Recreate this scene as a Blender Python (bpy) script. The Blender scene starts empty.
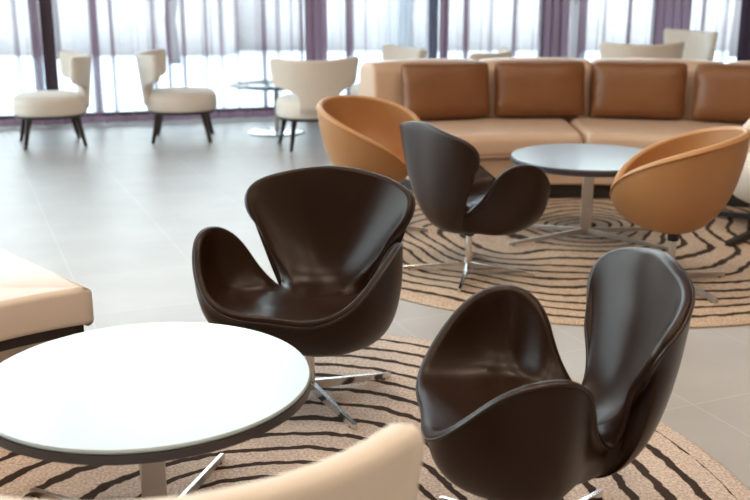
import bpy, math, random
from math import sin, cos, pi, radians
from mathutils import Vector, Matrix, noise
random.seed(4)
SC = bpy.context.scene
COL = SC.collection

# ------------------------------------------------------------------ helpers
def link(name, verts, faces, mat, parent=None, smooth=True, loc=None, rotz=None):
    me = bpy.data.meshes.new(name)
    me.from_pydata([tuple(v) for v in verts], [], faces)
    me.validate(); me.update()
    if smooth:
        me.polygons.foreach_set('use_smooth', [True] * len(me.polygons))
    o = bpy.data.objects.new(name, me)
    COL.objects.link(o)
    if mat: me.materials.append(mat)
    if parent is not None: o.parent = parent
    if loc is not None: o.location = loc
    if rotz is not None: o.rotation_euler = (0, 0, rotz)
    return o

def empty(name, label, cat, loc=(0, 0, 0), rotz=0, group=None):
    o = bpy.data.objects.new(name, None); COL.objects.link(o)
    o.empty_display_size = .1
    o.location = loc; o.rotation_euler = (0, 0, rotz)
    return tag(o, label, cat, group)

def tag(o, label, cat, group=None):
    o['label'] = label; o['category'] = cat
    if group: o['group'] = group
    return o

def structure(o):
    o['kind'] = 'structure'; return o

def dup(root, loc, rotz, label, group=None):
    r = root.copy(); COL.objects.link(r); r.location = loc; r.rotation_euler = (0, 0, rotz)
    r['label'] = label
    if group: r['group'] = group
    for ch in list(root.children):
        c = ch.copy(); COL.objects.link(c); c.parent = r
        for g in list(ch.children):
            d = g.copy(); COL.objects.link(d); d.parent = c
    return r

class MB:
    def __init__(s): s.v = []; s.f = []
    def add(s, V, F):
        n = len(s.v); s.v += [tuple(v) for v in V]; s.f += [[i + n for i in q] for q in F]
    def grid(s, rings, closed_s=True, closed_t=False, flip=False):
        """rings: list of lists of points, all same length"""
        n = len(s.v); m = len(rings[0]); k = len(rings)
        for r in rings: s.v += [tuple(p) for p in r]
        for j in range(k if closed_t else k - 1):
            a = n + j * m; b = n + ((j + 1) % k) * m
            for i in range(m if closed_s else m - 1):
                i2 = (i + 1) % m
                q = [a + i, a + i2, b + i2, b + i]
                s.f.append(q[::-1] if flip else q)
        return n
    def cap(s, start, m, flip=False):
        q = [start + i for i in range(m)]
        s.f.append(q[::-1] if flip else q)
    def box(s, x0, x1, y0, y1, z0, z1):
        V = [(x, y, z) for z in (z0, z1) for y in (y0, y1) for x in (x0, x1)]
        s.add(V, [[0, 2, 3, 1], [4, 5, 7, 6], [0, 1, 5, 4], [2, 6, 7, 3], [0, 4, 6, 2], [1, 3, 7, 5]])
    def lathe(s, prof, n=48, c=(0, 0)):
        rings = []
        for r, z in prof:
            r = max(r, 1e-4)
            rings.append([(c[0] + r * cos(2 * pi * i / n), c[1] + r * sin(2 * pi * i / n), z) for i in range(n)])
        st = s.grid(rings)
        s.cap(st, n, True); s.cap(st + (len(rings) - 1) * n, n)
    def tube(s, pts, rad, n=8, closed=False):
        pts = [Vector(p) for p in pts]; k = len(pts); rings = []
        up = None
        for i in range(k):
            if closed: t = pts[(i + 1) % k] - pts[i - 1]
            else: t = pts[min(i + 1, k - 1)] - pts[max(i - 1, 0)]
            t.normalize()
            if up is None:
                up = t.orthogonal().normalized()
            up = (up - t * up.dot(t)).normalized()
            w = t.cross(up)
            r = rad[i] if isinstance(rad, (list, tuple)) else rad
            rings.append([pts[i] + up * r * cos(2 * pi * j / n) + w * r * sin(2 * pi * j / n) for j in range(n)])
        st = s.grid(rings, True, closed)
        if not closed:
            s.cap(st, n, True); s.cap(st + (k - 1) * n, n)
    def build(s, name, mat, parent=None, smooth=True, **k):
        o = link(name, s.v, s.f, mat, parent, smooth, **k)
        return o

def bevel(o, w, seg=3, auto=True):
    m = o.modifiers.new('bevel', 'BEVEL'); m.width = w; m.segments = seg; m.limit_method = 'ANGLE'; m.angle_limit = radians(35)
    m.harden_normals = True
    return o

def fixnormals(o):
    import bmesh
    bm = bmesh.new(); bm.from_mesh(o.data)
    bmesh.ops.recalc_face_normals(bm, faces=bm.faces[:]); bm.to_mesh(o.data); bm.free(); o.data.update()
    return o

def crom(P, M, closed=True):
    n = len(P); out = []
    rng = range(n) if closed else range(n - 1)
    for i in rng:
        g = (lambda k: P[k % n]) if closed else (lambda k: P[max(0, min(n - 1, k))])
        a, b, c, d = g(i - 1), g(i), g(i + 1), g(i + 2)
        for j in range(M):
            t = j / M
            out.append(.5 * ((2 * b) + (c - a) * t + (2 * a - 5 * b + 4 * c - d) * t * t + (3 * b - a - 3 * c + d) * t ** 3))
    if not closed: out.append(P[-1].copy())
    return out

# ------------------------------------------------------------------ materials
def mat(name, col=(.8, .8, .8), rough=.5, metal=0., coat=0., spec=.5, bump=None, var=None, sheen=0.):
    m = bpy.data.materials.new(name); m.use_nodes = True
    nt = m.node_tree; b = nt.nodes['Principled BSDF']
    b.inputs['Base Color'].default_value = (*col, 1); b.inputs['Roughness'].default_value = rough
    b.inputs['Metallic'].default_value = metal; b.inputs['Coat Weight'].default_value = coat; b.inputs['Coat Roughness'].default_value = .22
    b.inputs['Specular IOR Level'].default_value = spec; b.inputs['Sheen Weight'].default_value = sheen
    tc = nt.nodes.new('ShaderNodeTexCoord')
    if bump:
        sc, st, dist = bump
        n = nt.nodes.new('ShaderNodeTexNoise'); n.inputs['Scale'].default_value = sc; n.inputs['Detail'].default_value = 4
        bp = nt.nodes.new('ShaderNodeBump'); bp.inputs['Strength'].default_value = st; bp.inputs['Distance'].default_value = dist
        nt.links.new(tc.outputs['Object'], n.inputs['Vector']); nt.links.new(n.outputs['Fac'], bp.inputs['Height'])
        nt.links.new(bp.outputs['Normal'], b.inputs['Normal'])
    if var:
        sc, amt = var
        n = nt.nodes.new('ShaderNodeTexNoise'); n.inputs['Scale'].default_value = sc; n.inputs['Detail'].default_value = 3
        mx = nt.nodes.new('ShaderNodeMix'); mx.data_type = 'RGBA'
        mx.inputs['A'].default_value = (*[c * (1 - amt) for c in col], 1); mx.inputs['B'].default_value = (*[min(1, c * (1 + amt)) for c in col], 1)
        nt.links.new(tc.outputs['Object'], n.inputs['Vector']); nt.links.new(n.outputs['Fac'], mx.inputs['Factor'])
        nt.links.new(mx.outputs['Result'], b.inputs['Base Color'])
    return m

LEATHER = mat('dark_brown_leather', (.022, .009, .0042), .32, coat=.0, spec=.25, bump=(260, .12, .002), var=(4, .2))
LEATHER_P = mat('dark_brown_piping', (.022, .010, .006), .35, coat=.0)
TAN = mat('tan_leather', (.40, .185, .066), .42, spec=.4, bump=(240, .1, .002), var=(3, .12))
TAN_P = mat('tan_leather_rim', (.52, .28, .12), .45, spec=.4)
SOFA = mat('light_tan_leather', (.62, .44, .32), .42, spec=.4, bump=(60, .1, .004), var=(2, .08))
PILLOW = mat('cognac_leather', (.20, .080, .028), .42, spec=.4, bump=(30, .2, .006), var=(5, .18))
CREAM = mat('cream_upholstery', (.78, .705, .62), .75, bump=(300, .2, .002), sheen=.2)
BENCH = mat('cream_leather', (.74, .64, .56), .40, bump=(120, .1, .003))
DARKWOOD = mat('dark_wood', (.02, .012, .01), .35, var=(20, .3))
CHROME = mat('chrome', (.72, .70, .68), .16, metal=1.)
STEEL = mat('brushed_steel', (.55, .52, .49), .3, metal=1.)
BLACK = mat('black_metal', (.012, .012, .014), .35, metal=.3)
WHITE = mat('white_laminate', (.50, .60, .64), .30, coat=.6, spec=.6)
WHITE_GREYED = mat('white_laminate_grey_reflection', (.26, .32, .38), .45, coat=.6, spec=.6)  # white laminate too; blue-grey of its darker reflection put into the colour
EDGE = mat('dark_table_edge', (.06, .052, .055), .4)
PLINTH = mat('dark_plinth', (.03, .022, .018), .6)
WALL = mat('warm_wall_paint', (.42, .33, .26), .8)
CEIL = mat('ceiling_paint', (.40, .37, .34), .9)
FRAME = mat('dark_window_frame', (.05, .04, .05), .4)
PAVING = mat('pale_paving', (.62, .63, .65), .9, var=(.4, .06))
TRUNK = mat('bark', (.20, .17, .17), .9)
HEDGE = mat('winter_hedge', (.50, .45, .44), .95, var=(2, .2))

def mat_glass(name, tint=(.9, .96, .95), gl=.08):
    m = bpy.data.materials.new(name); m.use_nodes = True; nt = m.node_tree
    for n in list(nt.nodes): nt.nodes.remove(n)
    out = nt.nodes.new('ShaderNodeOutputMaterial'); mx = nt.nodes.new('ShaderNodeMixShader')
    fr = nt.nodes.new('ShaderNodeFresnel'); fr.inputs['IOR'].default_value = 1.5
    tr = nt.nodes.new('ShaderNodeBsdfTransparent'); tr.inputs['Color'].default_value = (*tint, 1)
    g = nt.nodes.new('ShaderNodeBsdfGlossy'); g.inputs['Roughness'].default_value = .02
    nt.links.new(fr.outputs[0], mx.inputs[0]); nt.links.new(tr.outputs[0], mx.inputs[1]); nt.links.new(g.outputs[0], mx.inputs[2])
    nt.links.new(mx.outputs[0], out.inputs[0]); return m
GLASS = mat_glass('clear_glass'); TABLEGLASS = mat_glass('table_glass', (.62, .80, .76))

def mat_cloth(name, col, transp, streak=None):
    """woven curtain: thin weave lets light through, denser weave at gathered bands"""
    m = bpy.data.materials.new(name); m.use_nodes = True; nt = m.node_tree; L = nt.links
    for n in list(nt.nodes): nt.nodes.remove(n)
    out = nt.nodes.new('ShaderNodeOutputMaterial')
    df = nt.nodes.new('ShaderNodeBsdfDiffuse'); tl = nt.nodes.new('ShaderNodeBsdfTranslucent')
    tr = nt.nodes.new('ShaderNodeBsdfTransparent')
    for n in (df, tl): n.inputs['Color'].default_value = (*col, 1)
    a = nt.nodes.new('ShaderNodeMixShader'); a.inputs[0].default_value = .5
    L.new(df.outputs[0], a.inputs[1]); L.new(tl.outputs[0], a.inputs[2])
    b = nt.nodes.new('ShaderNodeMixShader')
    L.new(a.outputs[0], b.inputs[2]); L.new(tr.outputs[0], b.inputs[1]); L.new(b.outputs[0], out.inputs[0])
    if streak:
        tc = nt.nodes.new('ShaderNodeTexCoord'); mp = nt.nodes.new('ShaderNodeMapping')
        mp.inputs['Scale'].default_value = (streak, 0, .05)
        nz = nt.nodes.new('ShaderNodeTexNoise'); nz.inputs['Scale'].default_value = 1; nz.inputs['Detail'].default_value = 3
        mr = nt.nodes.new('ShaderNodeMapRange'); mr.inputs['From Min'].default_value = .50; mr.inputs['From Max'].default_value = .61
        mr.inputs['To Min'].default_value = 1 - transp; mr.inputs['To Max'].default_value = min(.95, 1 - transp + .82)
        L.new(tc.outputs['Object'], mp.inputs['Vector']); L.new(mp.outputs[0], nz.inputs['Vector'])
        L.new(nz.outputs['Fac'], mr.inputs['Value']); L.new(mr.outputs[0], b.inputs[0])
    else:
        b.inputs[0].default_value = 1 - transp
    return m
SHEER = mat_cloth('sheer_mauve', (.20, .11, .16), .90, 7.)
SHEERW = mat_cloth('sheer_white', (.70, .76, .84), .72, 5.)
DRAPE = mat_cloth('mauve_drape', (.36, .25, .33), .02)
DRAPEB = mat_cloth('slate_drape', (.17, .18, .25), .02)
DRAPED = mat_cloth('dark_plum_drape', (.06, .04, .055), .0)

def mat_floor():
    m = mat('stone_tile', (.4, .4, .4), .40, spec=.42); nt = m.node_tree; L = nt.links; b = nt.nodes['Principled BSDF']
    tc = nt.nodes.new('ShaderNodeTexCoord'); mp = nt.nodes.new('ShaderNodeMapping')
    mp.inputs['Rotation'].default_value = (0, 0, radians(-23)); mp.inputs['Location'].default_value = (.13, -.13, 0)
    br = nt.nodes.new('ShaderNodeTexBrick'); br.offset = 0; br.inputs['Scale'].default_value = 1.
    br.inputs['Brick Width'].default_value = .62; br.inputs['Row Height'].default_value = .62
    br.inputs['Mortar Size'].default_value = .003; br.inputs['Mortar Smooth'].default_value = .3
    br.inputs['Color1'].default_value = (.50, .485, .475, 1); br.inputs['Color2'].default_value = (.53, .515, .505, 1); br.inputs['Mortar'].default_value = (.62, .60, .58, 1)
    nz = nt.nodes.new('ShaderNodeTexNoise'); nz.inputs['Scale'].default_value = 3; nz.inputs['Detail'].default_value = 6
    mx = nt.nodes.new('ShaderNodeMix'); mx.data_type = 'RGBA'; mx.blend_type = 'MULTIPLY'; mx.inputs['Factor'].default_value = .25
    L.new(tc.outputs['Object'], mp.inputs['Vector']); L.new(mp.outputs[0], br.inputs['Vector']); L.new(tc.outputs['Object'], nz.inputs['Vector'])
    L.new(br.outputs['Color'], mx.inputs['A']); L.new(nz.outputs['Fac'], mx.inputs['B']); L.new(mx.outputs['Result'], b.inputs['Base Color'])
    return m

def mat_rug(name, R, centre, freq, amp, nsc, seed, base, base2):
    m = mat(name, base, .95, spec=.1); nt = m.node_tree; L = nt.links; b = nt.nodes['Principled BSDF']
    N = nt.nodes.new
    def math_(op, a, b_=None, c=None):
        n = N('ShaderNodeMath'); n.operation = op
        for i, v in enumerate((a, b_, c)):
            if v is None: continue
            if isinstance(v, (int, float)): n.inputs[i].default_value = v
            else: L.new(v, n.inputs[i])
        return n.outputs[0]
    tc = N('ShaderNodeTexCoord'); P = tc.outputs['Object']
    sp = N('ShaderNodeSeparateXYZ'); L.new(P, sp.inputs[0])
    x, y = sp.outputs[0], sp.outputs[1]
    r = math_('SQRT', math_('ADD', math_('MULTIPLY', x, x), math_('MULTIPLY', y, y)))
    k = math_('MAXIMUM', math_('SUBTRACT', 1., math_('DIVIDE', r, R)), 0.)
    dx = math_('SUBTRACT', x, math_('MULTIPLY', k, centre[0])); dy = math_('SUBTRACT', y, math_('MULTIPLY', k, centre[1]))
    rr = math_('SQRT', math_('ADD', math_('MULTIPLY', dx, dx), math_('MULTIPLY', dy, dy)))
    def nz(sc, det=2.):
        mp = N('ShaderNodeMapping'); mp.inputs['Location'].default_value = (seed, seed * .7, 0); L.new(P, mp.inputs['Vector'])
        n = N('ShaderNodeTexNoise'); n.inputs['Scale'].default_value = sc; n.inputs['Detail'].default_value = det
        L.new(mp.outputs[0], n.inputs['Vector']); return n.outputs['Fac']
    n1 = math_('MULTIPLY', math_('SUBTRACT', nz(nsc, 1.), .5), math_('ADD', math_('MULTIPLY', k, amp * 1.6), amp * .18))
    n2 = math_('MULTIPLY', math_('SUBTRACT', nz(16., 2.), .5), .035)
    rc = math_('ADD', math_('ADD', rr, n1), n2)
    ph = math_('FRACT', math_('MULTIPLY', rc, freq))
    d = math_('ABSOLUTE', math_('SUBTRACT', ph, .5))      # 0 on the line
    # line half width modulated
    w = math_('ADD', .125, math_('MULTIPLY', math_('SUBTRACT', nz(5., 2.), .5), .08))
    mr = N('ShaderNodeMapRange'); mr.interpolation_type = 'SMOOTHSTEP'
    L.new(math_('SUBTRACT', d, w), mr.inputs['Value']); mr.inputs['From Min'].default_value = -.015; mr.inputs['From Max'].default_value = .03
    mr.inputs['To Min'].default_value = 1; mr.inputs['To Max'].default_value = 0
    # no line in the outermost border
    edge = math_('LESS_THAN', r, R - .07)
    fac = math_('MULTIPLY', mr.outputs[0], edge)
    fib = N('ShaderNodeTexNoise'); fib.inputs['Scale'].default_value = 110; fib.inputs['Detail'].default_value = 3; L.new(P, fib.inputs['Vector'])
    big = N('ShaderNodeTexNoise'); big.inputs['Scale'].default_value = 2.2; L.new(P, big.inputs['Vector'])
    c1 = N('ShaderNodeMix'); c1.data_type = 'RGBA'; c1.inputs['A'].default_value = (*base, 1); c1.inputs['B'].default_value = (*base2, 1)
    L.new(big.outputs['Fac'], c1.inputs['Factor'])
    fr = N('ShaderNodeMapRange'); L.new(fib.outputs['Fac'], fr.inputs['Value']); fr.inputs['From Min'].default_value = .3; fr.inputs['From Max'].default_value = .7
    fr.inputs['To Min'].default_value = .62; fr.inputs['To Max'].default_value = 1.25
    c2 = N('ShaderNodeVectorMath'); c2.operation = 'SCALE'; L.new(c1.outputs['Result'], c2.inputs[0]); L.new(fr.outputs[0], c2.inputs['Scale'])
    c3 = N('ShaderNodeMix'); c3.data_type = 'RGBA'; L.new(fac, c3.inputs['Factor']); L.new(c2.outputs[0], c3.inputs['A']); c3.inputs['B'].default_value = (.055, .038, .030, 1)
    L.new(c3.outputs['Result'], b.inputs['Base Color'])
    bp = N('ShaderNodeBump'); bp.inputs['Strength'].default_value = .6; bp.inputs['Distance'].default_value = .006
    h = math_('SUBTRACT', fib.outputs['Fac'], math_('MULTIPLY', fac, .8)); L.new(h, bp.inputs['Height']); L.new(bp.outputs[0], b.inputs['Normal'])
    return m

# ------------------------------------------------------------------ setting
W0 = Vector((-3.77, 10.16, 0)); WA = math.atan2(.263, .965)      # window wall line
WE = Vector((cos(WA), sin(WA), 0)); WN = Vector((-sin(WA), cos(WA), 0))
def wp(s, n=0., z=0.): p = W0 + WE * s + WN * n; return (p.x, p.y, z)
SL, SR = -3.2, 10.5
HC = 5.4
pl = wp(SL, .35); prr = wp(SR, .35)
m = MB(); fl = [(pl[0], pl[1], 0), (pl[0], -3.2, 0), (prr[0], -3.2, 0), (prr[0], prr[1], 0)]
V = fl + [(a, b, -.12) for a, b, _ in fl]
m.add(V, [[0, 1, 2, 3], [7, 6, 5, 4], [0, 4, 5, 1], [1, 5, 6, 2], [2, 6, 7, 3], [3, 7, 4, 0]])
structure(m.build('floor', mat_floor(), smooth=False))
m = MB(); m.add([(a, b, HC) for a, b, _ in fl] + [(a, b, HC + .12) for a, b, _ in fl],
                [[3, 2, 1, 0], [4, 5, 6, 7], [1, 5, 4, 0], [2, 6, 5, 1], [3, 7, 6, 2], [0, 4, 7, 3]])
structure(m.build('ceiling', CEIL, smooth=False))
m = MB(); m.box(pl[0], prr[0], -3.32, -3.2, -.12, HC + .12); structure(m.build('wall_rear', WALL, smooth=False))
m = MB(); m.box(pl[0] - .12, pl[0], -3.32, 1.9, -.12, HC + .12); structure(m.build('wall_left', WALL, smooth=False))
m = MB(); m.box(prr[0], prr[0] + .12, -3.2, prr[1], -.12, HC + .12); structure(m.build('wall_right', WALL, smooth=False))

def window_unit(idx, p0, ang, length, posts, sill=.09):
    """floor to ceiling glazing in a local frame: x along wall, y outward"""
    root = bpy.data.objects.new('window_%d' % idx, None); COL.objects.link(root); root.location = p0; root.rotation_euler = (0, 0, ang)
    root['kind'] = 'structure'
    a = MB(); a.box(0, length, -.04, .06, 0, sill)
    bevel(a.build('bottom_rail', FRAME, root, smooth=False), .006)
    a = MB(); a.box(0, length, -.04, .06, HC - .1, HC); a.build('top_rail', FRAME, root, smooth=False)
    xs = sorted(posts)
    for (x, w) in xs:
        a = MB(); a.box(x - w / 2, x + w / 2, -.05, .07, sill + .001, HC - .101)
        bevel(a.build('mullion', FRAME, root, smooth=False), .006)
    ed = [0] + [x for x, _ in xs] + [length]
    for i in range(len(ed) - 1):
        if ed[i + 1] - ed[i] < .2: continue
        a = MB(); a.box(ed[i] + .06, ed[i + 1] - .06, .005, .015, sill + .002, HC - .102); a.build('window_pane', GLASS, root, smooth=False)
    return root
window_unit(1, wp(SL, .30), WA, SR - SL, [(3.68, .13), (6.46, .08), (7.86, .07), (9.24, .08), (10.73, .08), (12.4, .08)])
window_unit(2, (pl[0] + .10, 1.92, 0), pi / 2, pl[1] - 2.0, [(x, .08) for x in (0.05, 2.0, 4.0, 6.0)])

# outside
m = MB(); m.box(-45, 45, 8.0 - 2, 60, -.30, -.14); m.box(-45, pl[0] - .1, -20, 5.99, -.30, -.14)
structure(m.build('ground', PAVING, smooth=False))
def hedge(name, label, x0, x1, y, h, d):
    m = MB(); rings = []
    nx = 90
    prof = [(-1, 0), (-1.02, .4), (-.95, .8), (-.6, .98), (0, 1.02), (.6, .98), (.95, .8), (1.02, .4), (1, 0)]
    for i in range(nx + 1):
        x = x0 + (x1 - x0) * i / nx; e = 1 if 0 < i < nx else .8
        rings.append([(x + .08 * noise.noise(Vector((x, a, b))), y + a * d * e + .12 * noise.noise(Vector((x * 2, a * 3, b * 3))), -.14 + b * h * e + (.15 * noise.noise(Vector((x * 1.5, a * 2 + 5, 2))) if b > 0 else 0)) for a, b in prof])
    st = m.grid(rings); m.cap(st, len(prof)); m.cap(st + nx * len(prof), len(prof), True)
    return tag(fixnormals(m.build(name, HEDGE)), label, 'hedge', 'hedges beyond the windows')
hedge('hedge', 'pale blurred hedge far outside, beyond the curtained left windows', -14, -3.1, 22.5, 1.9, .7)
hedge('hedge', 'pale blurred hedge far outside, beyond the windows behind the sofa', -3.3, 10.5, 24.0, 2.1, .7)
def tree(x, y, h, seed, label):
    rnd = random.Random(seed)
    root = empty('bare_tree', label, 'tree', (x, y, -.14), 0, 'bare trees outside the windows')
    m = MB(); pts = [Vector((.06 * i * rnd.uniform(-1, 1), .06 * i * rnd.uniform(-1, 1), h * i / 6)) for i in range(7)]
    m.tube(pts, [.13 * (1 - i / 8) for i in range(7)], 8); m.build('trunk', TRUNK, root)
    b = MB()
    for i in range(26):
        t = rnd.uniform(.22, .95); p = pts[0].lerp(pts[-1], t); a = rnd.uniform(0, 2 * pi); L_ = rnd.uniform(.8, 1.9) * (1.2 - t)
        q = [p + Vector((cos(a) * L_ * s, sin(a) * L_ * s, L_ * .75 * s ** 1.3 + rnd.uniform(-.05, .05))) for s in (0, .33, .66, 1)]
        b.tube(q, [.035, .025, .016, .006], 5)
        for j in range(3):
            a2 = a + rnd.uniform(-.9, .9); q0 = q[1 + j % 2]
            b.tube([q0, q0 + Vector((cos(a2) * .35, sin(a2) * .35, .35)), q0 + Vector((cos(a2) * .6, sin(a2) * .6, .8))], [.014, .01, .004], 4)
    b.build('branches', TRUNK, root)
for i, (x, y, h, l) in enumerate([(-9.2, 19.5, 5, 'bare pale tree outside, behind the leftmost sheer curtain'), (-6.6, 21, 5.5, 'bare pale tree outside, seen between the two left cream chairs'),
     (-3.9, 19.8, 5, 'bare pale tree outside, just left of the first mauve drape'), (.7, 21.2, 5.2, 'bare pale tree outside, behind the white sheer left of the sofa'),
     (3.9, 20.0, 5, 'bare pale tree outside, above the middle of the sofa'), (7.6, 21.5, 5.4, 'bare pale tree outside, near the right end of the windows')]):
    tree(x, y, h, i, l)

# ------------------------------------------------------------------ curtains
def curtain(name, label, s0, s1, off, material, amp, wl, z0=.02, z1=5.25, grp=None, cat='curtain', hem=True, seed=0, var=.45):
    root = empty(name, label, cat, wp(s0, off), WA, grp)
    L_ = s1 - s0; n = max(24, int(L_ / wl * 14)); m = MB(); rings = []
    zs = [z0 + .001, z0 + .07, .35, .7, 1.1, 1.5, 2.1, 3.2, z1]
    ph = [0.]; 
    for i in range(n):                                    # uneven pleat phase
        ph.append(ph[-1] + 2 * pi * (L_ / n) / wl * (1 + var * noise.noise(Vector((i * L_ / n * 2.3, seed, 0))) * 2))
    def row(z):
        fl_ = 1 + .25 * (1 - z / z1)
        out = []
        for i in range(n + 1):
            x = L_ * i / n
            A = amp * fl_ * (.55 + .9 * abs(noise.noise(Vector((x * 3, seed + 3, z * .15)))) * 1.4)
            out.append((x + .35 * A * sin(2 * ph[i] + .4 * z), A * sin(ph[i] + .25 * noise.noise(Vector((x * 2, z, seed)))), z))
        return out
    m.grid([row(z) for z in zs[1:]], False)
    body = m.build('curtain_cloth', material, root)
    m = MB(); m.grid([row(z0), row(z0 + .071)], False)
    if hem:
        m.build('curtain_hem', DRAPE if material in (SHEER,) else material, root)
    return root
curtain('sheer_curtain', 'translucent mauve sheer curtain behind the two left cream chairs', -2.277, 3.126, 0, SHEER, .055, .20, grp=None, seed=1)
curtain('sheer_curtain', 'translucent pale sheer between the first mauve drape and the white sheer panel', 3.395, 3.88, 0, SHEER, .045, .16, seed=2)
curtain('white_sheer_curtain', 'bluish white sheer panel left of the slate and mauve drape', 3.933, 4.533, .01, SHEERW, .05, .13, seed=3)
curtain('sheer_curtain', 'pale sheer curtain behind the left half of the sofa', 4.740, 5.879, 0, SHEER, .05, .21, seed=4)
curtain('sheer_curtain', 'pale sheer curtain behind the middle of the sofa', 6.169, 7.297, 0, SHEER, .05, .19, seed=5)
curtain('sheer_curtain', 'pale sheer curtain right of the tall white chair back', 7.752, 8.404, 0, SHEER, .05, .18, seed=6)
curtain('curtain_drape', 'opaque mauve drape above the cream chair by the glass table', 3.086, 3.314, -.19, DRAPE, .05, .09, seed=7, var=.2)
curtain('curtain_drape', 'slate blue half of the drape pair above the left end of the sofa', 4.470, 4.565, -.19, DRAPEB, .05, .08, seed=8, var=.2)
curtain('curtain_drape', 'mauve half of the drape pair above the left end of the sofa', 4.587, 4.691, -.19, DRAPE, .04, .07, seed=9, var=.2)
curtain('curtain_drape', 'mauve drape rising behind the sofa between its second and third pillow', 5.819, 6.098, -.19, DRAPE, .05, .10, seed=10, var=.2)
curtain('curtain_drape', 'wide grey mauve drape directly behind the tall white chair back', 7.226, 7.682, -.19, DRAPE, .05, .11, seed=11, var=.2)
curtain('curtain_drape', 'dark plum drape at the right edge behind the sofa', 8.344, 9.151, -.19, DRAPED, .05, .12, seed=12, var=.2)

# ------------------------------------------------------------------ rugs
def rug(loc, R, h, label, material, seed):
    m = MB(); n = 160; prof = [(0, h), (.4, h), (.8, h), (.985, h), (.996, h * .8), (1, h * .45), (.998, 0.0), (0, 0)]
    rings = []
    for k, z in prof:
        rings.append([((R * (1 + .012 * noise.noise(Vector((cos(a) * 1.6, sin(a) * 1.6, seed))))) * max(k, 1e-4) * cos(a), (R * (1 + .012 * noise.noise(Vector((cos(a) * 1.6, sin(a) * 1.6, seed))))) * max(k, 1e-4) * sin(a), z) for a in [2 * pi * i / n for i in range(n)]])
    m.grid(rings)
    o = fixnormals(m.build('round_rug', material, loc=loc)); bv = o
    return tag(o, label, 'rug')
rug((-.521, 2.481, .001), 1.655, .010, 'round beige rug with dark ring lines under the white table', mat_rug('rug_near', 1.655, (.26, -.15), 9.2, .30, 1.1, 3.3, (.60, .485, .415), (.70, .585, .51)), 1)
rug((1.24, 5.82, .001), 1.70, .012, 'round tan rug with wavy dark contour lines in front of the curved sofa', mat_rug('rug_far', 1.70, (-.05, .15), 9.0, .8, 1.0, 8.1, (.52, .385, .28), (.62, .485, .38)), 2)

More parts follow.
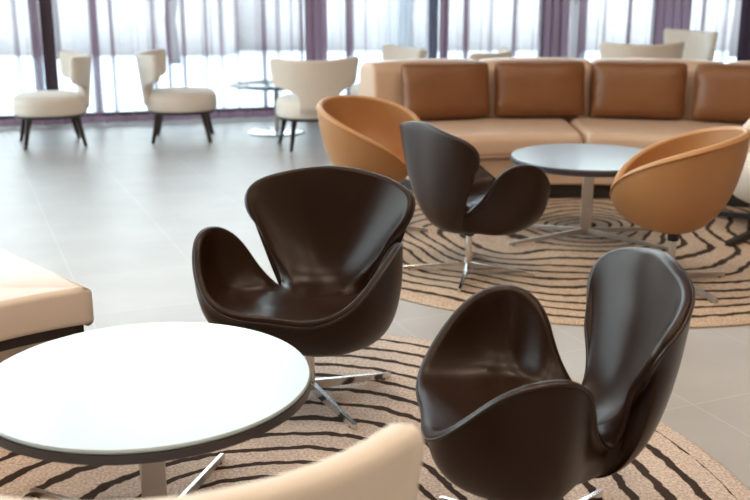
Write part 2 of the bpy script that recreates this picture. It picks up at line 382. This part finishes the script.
# ------------------------------------------------------------------ swan chairs
SC_ = [[0.0, 0.242, 0.362], [0.150, 0.250, 0.366], [0.268, 0.204, 0.425], [0.342, 0.085, 0.552], [0.343, -0.041, 0.58], [0.280, -0.112, 0.522], [0.222, -0.152, 0.401],
       [0.160, -0.208, 0.312], [0.184, -0.236, 0.402], [0.249, -0.228, 0.515], [0.316, -0.240, 0.627], [0.302, -0.296, 0.698], [0.168, -0.357, 0.737], [0.0, -0.353, 0.761]]
SP1 = [(0, .16, .345), (.11, .17, .335), (.23, .14, .32), (.32, .06, .325), (.32, -.035, .325), (.235, -.095, .325), (.17, -.125, .32),
       (.125, -.155, .318), (.128, -.205, .32), (.122, -.228, .32), (.121, -.238, .325), (.103, -.272, .335), (.055, -.305, .335), (0, -.315, .335)]
DY = .08
def swan_chair(label):
    root = empty('swan_chair', label, 'chair', group=None)
    def closed(P): return P + [Vector((-p.x, p.y, p.z)) for p in P[1:-1][::-1]]
    E = crom(closed([Vector(p) + Vector((0, DY, .05)) for p in SC_]), 7); P1 = crom(closed([Vector(p) + Vector((0, DY, .05)) for p in SP1]), 7)
    n = len(E)
    for _ in range(8):
        E = [(E[i - 1] + E[i] * 2 + E[(i + 1) % n]) / 4 for i in range(n)]; P1 = [(P1[i - 1] + P1[i] * 2 + P1[(i + 1) % n]) / 4 for i in range(n)]
    C0 = Vector((0, DY - .03, .385)); H0 = Vector((0, 0, .235))
    def spine(p): return Vector((p.x * .62, DY - .03 + (p.y - DY + .03) * (.45 if p.y > DY - .03 else .52), .384))
    ST = [spine(p) for p in P1]
    HT = [Vector((p.x * .45, p.y * .45, .236)) for p in P1]
    bez = lambda a, b, c, t: a * (1 - t) ** 2 + b * 2 * t * (1 - t) + c * t * t
    K = 16
    ts = [(j + 1) / K for j in range(K)]
    inner = [[bez(ST[i], P1[i], E[i], t) for i in range(n)] for t in [0.] + ts]
    def relax(G, keep_last):
        m_ = len(G)
        for j in range(m_ - 1 if keep_last else m_):
            for _ in range(int(8 * (1 - j / m_))):
                r = G[j]; G[j] = [(r[i - 1] + r[i] * 2 + r[(i + 1) % n]) / 4 for i in range(n)]
    # edge frame
    O = []; Nn = []; Td = []
    for i in range(n):
        tan = (E[(i + 1) % n] - E[i - 1]).normalized()
        td = (E[i] - P1[i]); td = (td - tan * td.dot(tan)).normalized()
        nn = tan.cross(td).normalized()
        # outward = away from the seat's inner side
        if i < n: Nn.append(nn); Td.append(td)
    # consistent orientation: front centre normal should point down/forward
    sgn = 1 if Nn[0].z < 0 else -1
    Nn = [v * sgn for v in Nn]
    for _ in range(16):
        Nn = [(Nn[i - 1] + Nn[i] * 2 + Nn[(i + 1) % n]).normalized() for i in range(n)]
    for _ in range(12):
        Td = [(Td[i - 1] + Td[i] * 2 + Td[(i + 1) % n]).normalized() for i in range(n)]
    Td = [(Td[i] - Nn[i] * Td[i].dot(Nn[i])).normalized() for i in range(n)]
    s0, s1 = E[49].copy(), E[-49].copy()
    TH = [.030 * (1 - .62 * math.exp(-(min((p - s0).length, (p - s1).length) / .085) ** 2)) for p in E]
    E = [E[i] - Td[i] * .013 - Nn[i] * .009 - Vector((0, 0, .012)) for i in range(n)]
    inner = [[bez(ST[i], P1[i], E[i], t) for i in range(n)] for t in [0.] + ts]
    relax(inner, True)
    Eo = [E[i] + Nn[i] * TH[i] for i in range(n)]
    rim = []
    for a in (22, 45, 68, 90, 112, 135, 158):
        A = radians(a)
        rim.append([E[i] + Nn[i] * TH[i] * (1 - cos(A)) / 2 + Td[i] * .016 * sin(A) for i in range(n)])
    Q1 = [Vector((P1[i].x * (1.16 if P1[i].y > -.05 else 1.16 + min(.25, (-.05 - P1[i].y) * 2)), P1[i].y * 1.22, .232)) + Nn[i] * .012 for i in range(n)]
    outer = [[bez(HT[i], Q1[i], Eo[i], t) for i in range(n)] for t in list(reversed(ts)) + [0.]]
    m = MB(); m.grid(inner + rim + outer)
    ci = len(m.v); m.v.append(tuple(C0)); m.v.append(tuple(H0))
    for i in range(n):
        m.f.append([ci, (i + 1) % n, i]); b = (len(inner) + len(rim) + len(outer) - 1) * n
        m.f.append([ci + 1, b + i, b + (i + 1) % n])
    sh = fixnormals(m.build('seat_shell', LEATHER, root))
    m = MB(); m.tube([E[i] + Nn[i] * (TH[i] * .86) + Td[i] * .011 for i in range(n)], .0048, 8, True)
    m.build('piping', LEATHER_P, root)
    pedestal(root, .238, .335, .86)
    return root
def pedestal(root, ztop, R, ang=0, w=.034, mt=None, col_r=.017, n=4, black=False):
    mt = mt or CHROME
    m = MB(); m.lathe([(col_r, .024), (col_r, .055), (col_r, .068), (col_r, ztop - .03), (col_r * 1.02, ztop)], 28)
    o = m.build('column', mt, root); o.modifiers.new('e', 'EDGE_SPLIT').split_angle = radians(40)
    m = MB(); m.lathe([(.0, ztop - .035), (col_r * 1.5, ztop - .035), (col_r * 1.6, ztop - .03), (col_r * 1.6, ztop + .012), (0, ztop + .012)], 28)
    o = m.build('collar', BLACK, root); o.modifiers.new('e', 'EDGE_SPLIT').split_angle = radians(40)
    for k in range(n):
        a = ang + k * 2 * pi / n; m = MB(); rings = []
        for t in (0, .08, .5, .9, .985, 1.):
            r = .002 + R * t; ww = w * (.30 - .05 * t) * (1 if t < .99 else .7); zt = .062 - .040 * t
            c, s = cos(a), sin(a)
            zb2 = .026 - .0225 * min(1, t * 1.0)
            rings.append([(r * c - y * s, r * s + y * c, z) for y, z in ((-ww, zb2), (ww, zb2), (ww, zt - .002), (ww * .75, zt), (-ww * .75, zt), (-ww, zt - .002))])
        st = m.grid(rings); m.cap(st, 6, True); m.cap(st + 5 * 6, 6)
        f = fixnormals(m.build('foot', mt, root, smooth=False))
        g = MB(); g.lathe([(0, .0005), (.009, .0005), (.009, .008), (0, .008)], 12, ((R - .03) * cos(a), (R - .03) * sin(a)))
        g.build('glide', BLACK, f, smooth=False)

RZ = .0112   # top of near rug
def pose(x, y, a, z=RZ):     # fitted shell origin -> column position
    return (x + DY * sin(a), y - DY * cos(a), z - .0005)
swan = swan_chair('dark brown leather swan-shaped swivel chair behind the white table, open seat facing it')
swan.location = pose(-.260, 3.30, 2.809); swan.rotation_euler = (0, 0, 2.809)
sw = dup(swan, pose(.548, 4.967, -1.073, .0133), -1.073, 'dark brown leather swan-shaped swivel chair seen from behind, nearest the far round table')
sw = dup(swan, pose(.368, 2.386, 1.586), 1.586, 'dark brown leather swan-shaped swivel chair closest to the camera, right of the white table')

# ------------------------------------------------------------------ tub chairs
def tub_chair(label):
    root = empty('tub_chair', label, 'chair')
    n = 120
    def w(a): return (((1 - cos(a)) / 2)) ** .36
    def rimp(a, k=1.): return Vector((.316 * sin(a) * k, .311 * cos(a) * k, .405 + (.765 - .405) * w(a)))
    A = [2 * pi * (i + .5) / n for i in range(n)]
    Rm = [rimp(a) for a in A]
    for _ in range(4):
        z = [p.z for p in Rm]; Rm = [Vector((p.x, p.y, (z[i - 1] + 2 * z[i] + z[(i + 1) % n]) / 4)) for i, p in enumerate(Rm)]
    H0 = Vector((0, 0, .262)); S0 = Vector((0, .0, .345))
    bez3 = lambda a, b, c, d, t: a * (1 - t) ** 3 + b * 3 * t * (1 - t) ** 2 + c * 3 * t * t * (1 - t) + d * t ** 3
    K = 16; outer = []
    for j in range(1, K + 1):
        t = j / K
        outer.append([bez3(H0, Vector((p.x * .60, p.y * .60, .262)), Vector((p.x * .95, p.y * .95, .262 + (p.z - .262) * .42)), p, t) for p in Rm])
    TH = .036
    Ri = [Vector((p.x * (1 - TH / .33), p.y * (1 - TH / .33), p.z + .002)) for p in Rm]
    rim = []
    for a in (25, 50, 75, 100, 125, 150):
        q = radians(a); rim.append([Rm[i].lerp(Ri[i], (1 - cos(q)) / 2) + Vector((0, 0, .016 * sin(q))) for i in range(n)])
    inner = []
    for j in range(0, K):
        t = 1 - j / K
        inner.append([bez3(Vector((0, 0, .395)), Vector((p.x * .75, p.y * .75, .385)), Vector((p.x * .98, p.y * .98, .37 + (p.z - .37) * .35)), p, t) for p in Ri])
    m = MB(); m.grid(outer)
    b = len(m.v); m.v.append(tuple(H0))
    for i in range(n): m.f.append([b, i, (i + 1) % n])
    # outer shell continues to under the rim
    fixnormals(m.build('outer_shell', TAN, root))
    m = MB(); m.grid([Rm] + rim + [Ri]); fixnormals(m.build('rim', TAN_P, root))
    m = MB(); m.grid(inner); b = len(m.v); m.v.append((0, 0, .395))
    for i in range(n): m.f.append([b, (len(inner) - 1) * n + i, (len(inner) - 1) * n + (i + 1) % n])
    o = fixnormals(m.build('inner_lining', TAN, root))
    m = MB(); m.tube([Rm[i] * 1.0 + Vector((Rm[i].x * .006, Rm[i].y * .006, -.002)) for i in range(n)], .0045, 8, True); m.build('piping', TAN, root)
    # seat pad
    m = MB(); pr = [(0, .445), (.10, .443), (.17, .435), (.205, .422), (.213, .408), (.20, .398), (.0, .398)]
    rg = []
    for r, z in pr: rg.append([(max(r, 1e-4) * sin(a) * 1.02, max(r, 1e-4) * cos(a) - .02, z - (.012 * max(cos(a), 0) * r / .2)) for a in A])
    m.grid(rg); fixnormals(m.build('seat_pad', TAN, root))
    pedestal(root, .258, .34, radians(38), .034, STEEL)
    return root
tub = tub_chair('tan leather tub swivel chair right of the far round table, on the rug')
tub.location = (1.461, 4.745, .0132); tub.rotation_euler = (0, 0, 1.30)
dup(tub, (-.024, 5.85, .0132), -2.389, 'tan leather tub chair behind the dark swan-shaped chair, at the left end of the sofa')

# ------------------------------------------------------------------ round pedestal tables
def coffee_table(label, loc, ang, topmat, R=.424, feet=()):
    root = empty('round_coffee_table', label, 'table', loc, 0)
    h = .484
    m = MB(); m.lathe([(0, h - .012), (R - .006, h - .012), (R - .0022, h - .0095), (R - .0012, h - .004), (R - .004, h), (0, h)], 128)
    o = m.build('tabletop', topmat, root); o.modifiers.new('e', 'EDGE_SPLIT').split_angle = radians(50)
    m = MB(); m.lathe([(0, h - .040), (R - .012, h - .040), (R, h - .035), (R + .001, h - .0125), (0, h - .0125)], 128)
    o = m.build('top_edge', EDGE, root); o.modifiers.new('e', 'EDGE_SPLIT').split_angle = radians(35)
    m = MB(); m.box(-.032, .032, -.016, .016, .03, h - .041)
    o = bevel(m.build('column', STEEL, root, smooth=False), .004); o.rotation_euler = (0, 0, ang)
    m = MB(); m.lathe([(0, h - .05), (.11, h - .05), (.11, h - .041), (0, h - .041)], 40); m.build('mounting_plate', STEEL, root, smooth=False)
    for k in range(4):
        a = radians(feet[k]); m = MB(); L_ = .50; c, s = cos(a), sin(a); rings = []
        for t in (0, .5, .97, 1):
            r = L_ * t; ww = .008; zt = .064 - .042 * t; zb = .030 - .026 * t
            rings.append([(r * c - y * s, r * s + y * c, z) for y, z in ((-ww, zb), (ww, zb), (ww, zt), (-ww, zt))])
        st = m.grid(rings); m.cap(st, 4, True); m.cap(st + 12, 4)
        f = bevel(fixnormals(m.build('foot', STEEL, root, smooth=False)), .003)
        g = MB(); g.lathe([(0, .0), (.008, .0), (.008, .008), (0, .008)], 12, ((L_ - .03) * c, (L_ - .03) * s)); g.build('glide', BLACK, f, smooth=False)
    return root
coffee_table('large round white-topped coffee table in the left foreground', (-.585, 2.387, RZ), radians(20), WHITE,   .420, (78, 148, 258, 328))
coffee_table('round coffee table with white top coloured blue-grey for its reflection in front of the curved sofa', (1.225, 5.65, .0132), radians(-5), WHITE_GREYED, .445, (201, 325, 21, 145))

# ------------------------------------------------------------------ cream side chairs
def side_chair(label):
    root = empty('side_chair', label, 'chair', group='cream side chairs')
    n = 64
    def plan(a, k):     # rounded seat, slightly squared
        e = .86; return (.315 * k * math.copysign(abs(sin(a)) ** e, sin(a)), .30 * k * math.copysign(abs(cos(a)) ** e, cos(a)) + .0)
    A = [2 * pi * i / n for i in range(n)]
    m = MB(); rg = [[(*plan(a, max(k, 1e-3)), z + .04) for a in A] for k, z in [(0, .452), (.5, .450), (.8, .442), (.93, .424), (.985, .395), (1, .36), (1, .295), (.985, .27), (.96, .262), (0, .262)]]
    m.grid(rg); fixnormals(m.build('seat', CREAM, root))
    m = MB(); rg = [[(*plan(a, max(k, 1e-3)), z + .04) for a in A] for k, z in [(0, .261), (.955, .261), (.965, .25), (.955, .236), (.85, .232), (0, .232)]]
    m.grid(rg); o = fixnormals(m.build('seat_rail', DARKWOOD, root))
    for sx, sy in ((1, 1), (-1, 1), (-1, -1), (1, -1)):
        m = MB(); x, y = .20 * sx, .19 * sy; rings = []
        for t in (0, .5, 1):
            w = .024 - .010 * t; cx = x + sx * .045 * t; cy = y + sy * .05 * t; z = .272 - .271 * t
            rings.append([(cx - w, cy - w, z), (cx + w, cy - w, z), (cx + w, cy + w, z), (cx - w, cy + w, z)])
        st = m.grid(rings); m.cap(st, 4); m.cap(st + 8, 4, True)
        bevel(fixnormals(m.build('leg', DARKWOOD, root, smooth=False)), .004)
    # wrap-around back
    lv = [(.315, .165), (.38, .165), (.43, .168), (.47, .180), (.50, .205), (.525, .25), (.54, .30), (.553, .345), (.57, .380), (.60, .398), (.65, .405), (.70, .41), (.74, .414), (.765, .412), (.785, .402), (.795, .38)]
    R = .50; nu = 28; T = .055
    def pt(u, z, d):
        a = u / R; lean = (z - .4) * .10; r = R + d + lean
        return Vector((r * sin(a), .20 - r * cos(a), z + .04 + .02 * (abs(u) / .41) ** 2 * (1 if z > .6 else 0)))
    front = []; back = []
    for z, w in lv:
        dz = 0
        front.append([pt(-w + 2 * w * i / nu, z, -T * .5 * (1 - .0 * 0)) for i in range(nu + 1)])
        back.append([pt(-w + 2 * w * i / nu, z, T * .5) for i in range(nu + 1)])
    m = MB(); rows = []
    for k in range(len(lv)):
        f_, b_ = front[k], back[k]
        if k == len(lv) - 1:
            f_ = [p.lerp(q, .25) for p, q in zip(front[k], back[k])]; b_ = [q.lerp(p, .25) for p, q in zip(front[k], back[k])]
        mid0 = f_[0].lerp(b_[0], .5); mid1 = f_[-1].lerp(b_[-1], .5)
        ex = (f_[0] - f_[1]).normalized() * .016; ex1 = (f_[-1] - f_[-2]).normalized() * .016
        rows.append([mid0 + ex] + f_ + [mid1 + ex1] + b_[::-1])
    L_ = len(rows[0]); st = m.grid(rows)
    # caps by strips
    for base, fl_ in ((0, False), ((len(rows) - 1) * L_, True)):
        for i in range(nu):
            a, b, c, d = base + 1 + i, base + 2 + i, base + L_ - 2 - i, base + L_ - 1 - i
            m.f.append([a, b, c, d])
        m.f.append([base, base + 1, base + L_ - 1]); m.f.append([base + nu + 1, base + nu + 2, base + nu + 3])
    o = fixnormals(m.build('backrest', CREAM, root))
    return root
YA = lambda dx, dy: math.atan2(-dx, dy)
sc0 = side_chair('cream armless chair with dark legs at the far left, by the window')
sc0.scale = (1.09, 1.09, .955); sc0.location = (-2.97, 9.16, .001); sc0.rotation_euler = (0, 0, YA(-1, -.42))
G = 'cream side chairs'
dup(sc0, (-1.82, 9.46, .001), YA(1, .12), 'cream armless chair second from the left, its back to the left chair', G)
rear = dup(sc0, (-.58, 9.0, .001), YA(-.3, .95), 'cream chair seen from behind beside the glass table', G)
dup(sc0, (.09, 10.0, .001), YA(-1, -.42), 'cream chair half hidden behind the left end of the curved sofa', G)
dup(sc0, (.90, 9.75, .001), YA(-.9, .43), 'low cream chair back peeking over the sofa between two drapes', G)
sweep = dup(sc0, (2.34, 9.25, .001), YA(-.25, .97), 'cream chair back sweeping up left of the tall white one behind the sofa', G)
tall = dup(sc0, (3.13, 10.7, .001), YA(-.95, -.3), 'white-lit chair standing tallest behind the sofa, in front of the wide drape', G)
rear.scale = (.97, .97, .95); sweep.scale = (1., 1., 1.09); fg_scale = (1., 1., .975); tall.scale = (1.09, 1.09, 1.11)
fg = dup(sc0, (-.36, 1.49, RZ), .12, 'blurred cream chair cut by the bottom edge, in front of the white table', G); fg.scale = fg_scale

# ------------------------------------------------------------------ curved sofa
def arc_block(cx, cy, r0, r1, a0, a1, z0, z1, rad, name, material, parent, puff=0., na=40, endr=None, lean=0., pin=0):
    """rounded bar swept along an arc (angles measured from +y, clockwise positive x)"""
    endr = endr if endr is not None else rad
    rm = (r0 + r1) / 2; hw, hh = (r1 - r0) / 2, (z1 - z0) / 2; zc = (z0 + z1) / 2
    def prof(k):   # k inset
        P = []; w, h = max(hw - k, .004), max(hh - k, .004); rr = min(rad, w, h)
        for sx, sz, q in ((1, 1, 0), (-1, 1, 90), (-1, -1, 180), (1, -1, 270)):
            for j in range(7):
                A = radians(q + 15 * j); x = sx * (w - rr) + rr * cos(A); z = sz * (h - rr) + rr * sin(A)
                P.append((x, z))
            # mid of the following side, for puff
        return P
    stops = []
    for j in range(7):
        q = radians(90 * j / 6); stops.append((endr * (1 - sin(q)) / 1., endr * (1 - cos(q))))
    S = []
    L_ = (a1 - a0) * rm
    for j in range(7):
        q = radians(90 * j / 6); S.append((endr * (1 - cos(q)), endr * (1 - sin(q))))
    seq = [(a0 + s / rm, k) for s, k in S]
    seq += [(a0 + endr / rm + (a1 - a0 - 2 * endr / rm) * j / na, 0.) for j in range(1, na)]
    seq += [(a1 - s / rm, k) for s, k in reversed(S)]
    m = MB(); rings = []
    for a, k in seq:
        tt = (a - a0) / (a1 - a0); pf = puff * (1 - abs(2 * tt - 1) ** 3)
        row = []
        for x, z in prof(k):
            zz = zc + z + (pf * (1 - (x / hw) ** 2) if z > 0 else 0)
            r = rm + x + lean * (zz - z0)
            if pin and x < 0: r -= pin * (1 - abs(2 * tt - 1) ** 4) * (1 - (z / hh) ** 2)
            row.append((cx + r * sin(a), cy + r * cos(a), zz))
        rings.append(row)
    n = len(rings[0]); st = m.grid(rings); m.cap(st, n); m.cap(st + (len(rings) - 1) * n, n, True)
    return fixnormals(m.build(name, material, parent))
SX, SY = 1.30, 4.45
sofa = empty('curved_sofa', 'long curved tan leather sofa with brown pillows, in front of the windows', 'sofa', (SX, SY + 3.0, .045))
def sofa_part(*a, **k):
    o = arc_block(*a, **k)
    return o
ofs = (0, -3.0)    # arc centre relative to the sofa empty
D = pi / 180
aL = -25.2 * D
seamsS = [aL, 2.6 * D, 33 * D]
for i in range(2):
    sofa_part(ofs[0], ofs[1], 2.18, 3.05, seamsS[i] + .0015, seamsS[i + 1] - .0015, .27, .43, .055, 'seat_cushion', SOFA, sofa, puff=.012, pin=.0)
sofa_part(ofs[0], ofs[1], 2.24, 3.12, aL + .02, 33 * D - .02, .07, .262, .02, 'seat_base', SOFA, sofa)
sofa_part(ofs[0], ofs[1], 2.30, 3.20, aL + .05, 33 * D - .05, -.032, .068, .008, 'plinth', PLINTH, sofa)
seamsB = [aL, -9.3 * D, 5.9 * D, 23 * D, 33 * D]
for i in range(4):
    sofa_part(ofs[0], ofs[1], 3.06, 3.33, seamsB[i] + .001, seamsB[i + 1] - .001, .27, .835, .075, 'backrest_cushion', SOFA, sofa, endr=.035, puff=.018, pin=.015, lean=.06)
for i in range(2):
    m = MB()
    m.tube([(ofs[0] + 2.176 * sin(a), ofs[1] + 2.176 * cos(a), .285) for a in [seamsS[i] + .02 + (seamsS[i + 1] - seamsS[i] - .04) * j / 40 for j in range(41)]], .005, 6)
    m.build('seat_piping', SOFA, [c for c in sofa.children if c.name.startswith('seat_cushion')][i])

def pillow_mesh(w, h, t, seed):
    m = MB(); n = 26; F = []; B = []
    for j in range(n + 1):
        f = []; b = []
        for i in range(n + 1):
            u = -1 + 2 * i / n; v = -1 + 2 * j / n
            u2 = math.sin(u * pi / 2 * .999) ; v2 = math.sin(v * pi / 2 * .999)
            # corners pull out, sides draw in
            x = u2 * w / 2 * (1 - .03 * (1 - v2 * v2)) * (1 - .05 * (u2 * v2) ** 6); z = v2 * h / 2 * (1 - .03 * (1 - u2 * u2)) * (1 - .08 * (u2 * v2) ** 6)
            th = t / 2 * (max(0, 1 - u2 ** 4) * max(0, 1 - v2 ** 4)) ** .5
            edge = max(abs(u2), abs(v2))
            wr = .010 * noise.noise(Vector((x * 9 + seed, z * 9, 1))) * (edge ** 2) + .012 * noise.noise(Vector((x * 4 + seed, z * 14, 4))) * (abs(u2) ** 3)
            y = -(th + (wr if th > .004 else 0)); f.append((x, y, z)); b.append((x, th, z))
        F.append(f); B.append(b)
    m.grid(F, False); m.grid(B, False, flip=True)
    return m
PL = [(-15.4, 'leftmost of the four brown leather pillows on the curved sofa'), (-1.75, 'brown leather pillow second from the left on the curved sofa'),
      (12.1, 'brown leather pillow third from the left, behind the tan tub chair'), (26.0, 'brown leather pillow at the right edge of the frame on the sofa')]
for i, (ad, lab) in enumerate(PL):
    pm = pillow_mesh(.675, .41, .19, i * 5.1)
    import bmesh
    o = pm.build('throw_pillow', PILLOW)
    bm = bmesh.new(); bm.from_mesh(o.data); bmesh.ops.remove_doubles(bm, verts=bm.verts, dist=.0006); bmesh.ops.recalc_face_normals(bm, faces=bm.faces); bm.to_mesh(o.data); bm.free()
    o.data.polygons.foreach_set('use_smooth', [True] * len(o.data.polygons))
    a = ad * D; r = 2.955
    o.rotation_euler = (radians(-9), 0, -a + (0, .02, -.02, .03)[i])
    o.location = (SX + r * sin(a), SY + r * cos(a), .43 + .258)
    pts = []; w, h = .675, .41
    for k in range(80):
        q = k / 80 * 4; s = int(q); f = -1 + 2 * (q - s)
        u, v = [(f, -1), (1, f), (-f, 1), (-1, -f)][s]
        pts.append((u * w / 2 * (1 - .03 * (1 - v * v)) * (1 - .05 * (u * v) ** 6), 0, v * h / 2 * (1 - .03 * (1 - u * u)) * (1 - .08 * (u * v) ** 6)))
    p = MB(); p.tube(pts, .005, 6, True); p.build('piping', PILLOW, o)
    tag(o, lab, 'pillow', 'brown leather pillows on the curved sofa')

# ------------------------------------------------------------------ curved bench at the left edge
bench = empty('curved_bench', 'backless curved cream leather bench entering at the left edge, behind the white table', 'bench', (-.52, 2.35, 0))
def bench_block(r0, z0, z1, material, name, inset, rad):
    # plan outline: concave front arc, straight end, far side
    c = Vector((0, 0)); P = []
    aS, aE = radians(-26.5) - inset / 1.0, radians(-80)
    N = 24
    frontp = [Vector((sin(a) * (r0 + inset), cos(a) * (r0 + inset))) for a in [aS + (aE - aS) * i / N for i in range(N + 1)]]
    d = Vector((-.68, .733))
    e0 = frontp[0]; end = [e0 + d * (t) for t in (.30, .60, .86 - inset)]
    far = [Vector((sin(a), cos(a))) * (end[-1].length) for a in [math.atan2(end[-1].x, end[-1].y) + (aE - math.atan2(end[-1].x, end[-1].y)) * i / 10 for i in range(1, 11)]]
    poly = frontp[::-1] + end + far
    m = MB(); rings = []
    # inset by offset toward centroid-ish via normals
    n = len(poly)
    def off(k):
        out = []
        for i in range(n):
            t = (poly[(i + 1) % n] - poly[i - 1]).normalized(); nn = Vector((t.y, -t.x)); out.append(poly[i] - nn * k)
        return out
    cen = sum(poly, Vector((0, 0))) / n
    s = 1 if (poly[3] - cen).dot(off(-.01)[3] - poly[3]) > 0 else -1
    seq = []
    for j in range(6): q = radians(90 * j / 5); seq.append((rad * (1 - sin(q)), z0 + rad * (1 - cos(q)) ))
    for j in range(6): q = radians(90 * j / 5); seq.append((rad * (1 - cos(q)), z1 - rad * (1 - sin(q))))
    for k, z in seq: rings.append([(p.x, p.y, z) for p in off(s * k)])
    st = m.grid(rings); m.cap(st, n, True); m.cap(st + (len(rings) - 1) * n, n)
    return fixnormals(m.build(name, material, bench))
bench_block(.985, .335, .47, BENCH, 'seat', 0, .022)
bench_block(.985, .295, .334, PLINTH, 'seat_frame', .03, .002)
bench_block(.985, .0118, .294, BENCH, 'bench_base', .10, .006)

# ------------------------------------------------------------------ glass side table
gt = empty('glass_side_table', 'low round glass table with a steel disc foot beside the rear-facing cream chair', 'table', (-.97, 9.86, .001))
m = MB(); m.lathe([(0, .46), (.452, .46), (.46, .464), (.46, .468), (.456, .472), (0, .472)], 72); m.build('tabletop', TABLEGLASS, gt)
m = MB(); m.tube([(.461 * cos(2 * pi * i / 72), .461 * sin(2 * pi * i / 72), .466) for i in range(72)], .0045, 6, True); m.build('top_rim', mat('green_glass_edge', (.03, .09, .08), .2), gt)
m = MB(); m.lathe([(.032, .018), (.022, .03), (.022, .44), (.06, .455), (.06, .459)], 32); m.build('column', STEEL, gt)
m = MB(); m.lathe([(0, 0), (.29, 0), (.29, .008), (.27, .014), (.03, .018), (0, .018)], 64); m.build('base_disc', mat('pale_steel', (.62, .72, .78), .25, metal=.7), gt)

# ------------------------------------------------------------------ cream lounge chair at right edge
lc = empty('lounge_chair', 'cream swivel lounge chair with black blade feet, mostly outside the right edge', 'chair', (2.45, 5.85, .0135), YA(-1, -.1))
def lounge():
    n = 96; A = [2 * pi * i / n for i in range(n)]
    def sup(a, k): e = .7; return (.35 * k * math.copysign(abs(sin(a)) ** e, sin(a)),   .35 * k * math.copysign(abs(cos(a)) ** e, cos(a)))
    def top(a): c = (1 - cos(a)) / 2; return .43 + .24 * max(0, min(1, (c - .12) / .35)) ** 1.2
    zs = []; rows = []
    for k, t in ((.0, 0), (.55, 0), (.75, .06), (.88, .2), (.96, .45), (1., .75), (1., .97), (.985, 1.)): rows.append([(*sup(a, max(k, 1e-3)), .17 + (top(a) - .17) * t) for a in A])
    for k, t in ((.95, 1.02), (.88, 1.02), (.83, .98), (.80, .8), (.79, .5)): rows.append([(*sup(a, k), .17 + (top(a) - .17) * t if t > .9 else .36 + (top(a) - .36) * (t - .5) * 2) for a in A])
    rows.append([(*sup(a, 1e-3), .36) for a in A])
    m = MB(); m.grid(rows); fixnormals(m.build('shell', CREAM, lc))
    m = MB(); m.grid([[(*sup(a, max(k, 1e-3)), z) for a in A] for k, z in ((0, .445), (.6, .443), (.74, .43), (.785, .40), (.785, .37), (0, .365))]); fixnormals(m.build('seat_cushion', CREAM, lc))
lounge()
m = MB(); m.lathe([(.024, .04), (.024, .17), (0, .172)], 24); m.build('column', BLACK, lc)
for k in range(4):
    a = radians(125 + 90 * k); m = MB(); c, s = cos(a), sin(a); rings = []
    for t in (0, .5, 1):
        r = .60 * t; ww = .030 - .008 * t; zt = .075 - .045 * t; zb = .04 - .039 * t
        rings.append([(r * c - y * s, r * s + y * c, z) for y, z in ((-ww, zb), (ww, zb), (ww, zt), (-ww, zt))])
    st = m.grid(rings); m.cap(st, 4, True); m.cap(st + 8, 4)
    bevel(fixnormals(m.build('foot', BLACK, lc, smooth=False)), .004)

# ------------------------------------------------------------------ ceiling lamps (real fixtures, above the frame)
LM = bpy.data.materials.new('lamp_glow'); LM.use_nodes = True
b = LM.node_tree.nodes['Principled BSDF']; b.inputs['Emission Color'].default_value = (1, .78, .55, 1); b.inputs['Emission Strength'].default_value = 10
lamps = [(x, y) for x in (-2.2, 0.2, 2.6) for y in (-1.2, 1.6, 4.4)]
WARM = 30
cl = None
for i, (x, y) in enumerate(lamps):
    if cl is None:
        cl = empty('ceiling_light', 'round recessed ceiling lamp', 'lamp', (x, y, HC - .001), 0, 'recessed ceiling lamps'); r0 = cl
        m = MB(); m.lathe([(.13, -.02), (.15, -.02), (.15, 0), (.13, 0)], 40); m.build('trim_ring', CEIL, r0)
        m = MB(); m.lathe([(0, -.012), (.128, -.012), (.128, -.002), (0, -.002)], 40); m.build('diffuser', LM, r0)
    else:
        dup(cl, (x, y, HC - .001), 0, 'round recessed ceiling lamp', 'recessed ceiling lamps')
    ld = bpy.data.lights.new('ceiling_lamp_light', 'AREA'); ld.shape = 'DISK'; ld.size = .25; ld.energy = WARM; ld.color = (1, .80, .60)
    lo = bpy.data.objects.new('ceiling_lamp_light', ld); COL.objects.link(lo); lo.location = (x, y, HC - .03)

# ------------------------------------------------------------------ sky, camera
w = bpy.data.worlds.new('World'); SC.world = w; w.use_nodes = True
nt = w.node_tree; bg = nt.nodes['Background']
tc = nt.nodes.new('ShaderNodeTexCoord'); sp = nt.nodes.new('ShaderNodeSeparateXYZ'); rp = nt.nodes.new('ShaderNodeValToRGB')
nt.links.new(tc.outputs['Generated'], sp.inputs[0]); nt.links.new(sp.outputs[2], rp.inputs[0]); nt.links.new(rp.outputs[0], bg.inputs['Color'])
rp.color_ramp.elements[0].position = 0; rp.color_ramp.elements[0].color = (1, .985, .985, 1)
rp.color_ramp.elements[1].position = .7; rp.color_ramp.elements[1].color = (.72, .84, 1, 1)
bg.inputs['Strength'].default_value = 5.0

cd = bpy.data.cameras.new('Camera'); cam = bpy.data.objects.new('Camera', cd); COL.objects.link(cam); SC.camera = cam
cd.sensor_width = 36; cd.lens = 48; cd.clip_end = 200
cam.location = (0, 0, 1.48); cam.rotation_euler = (pi / 2 - .266, 0, 0)
cd.dof.use_dof = True; cd.dof.focus_distance = 3.0; cd.dof.aperture_fstop = 3.2
SC.view_settings.view_transform = 'Standard'; SC.view_settings.look = 'None'; SC.view_settings.gamma = 1
SC.view_settings.exposure = 0.52; SC.view_settings.use_curve_mapping = False
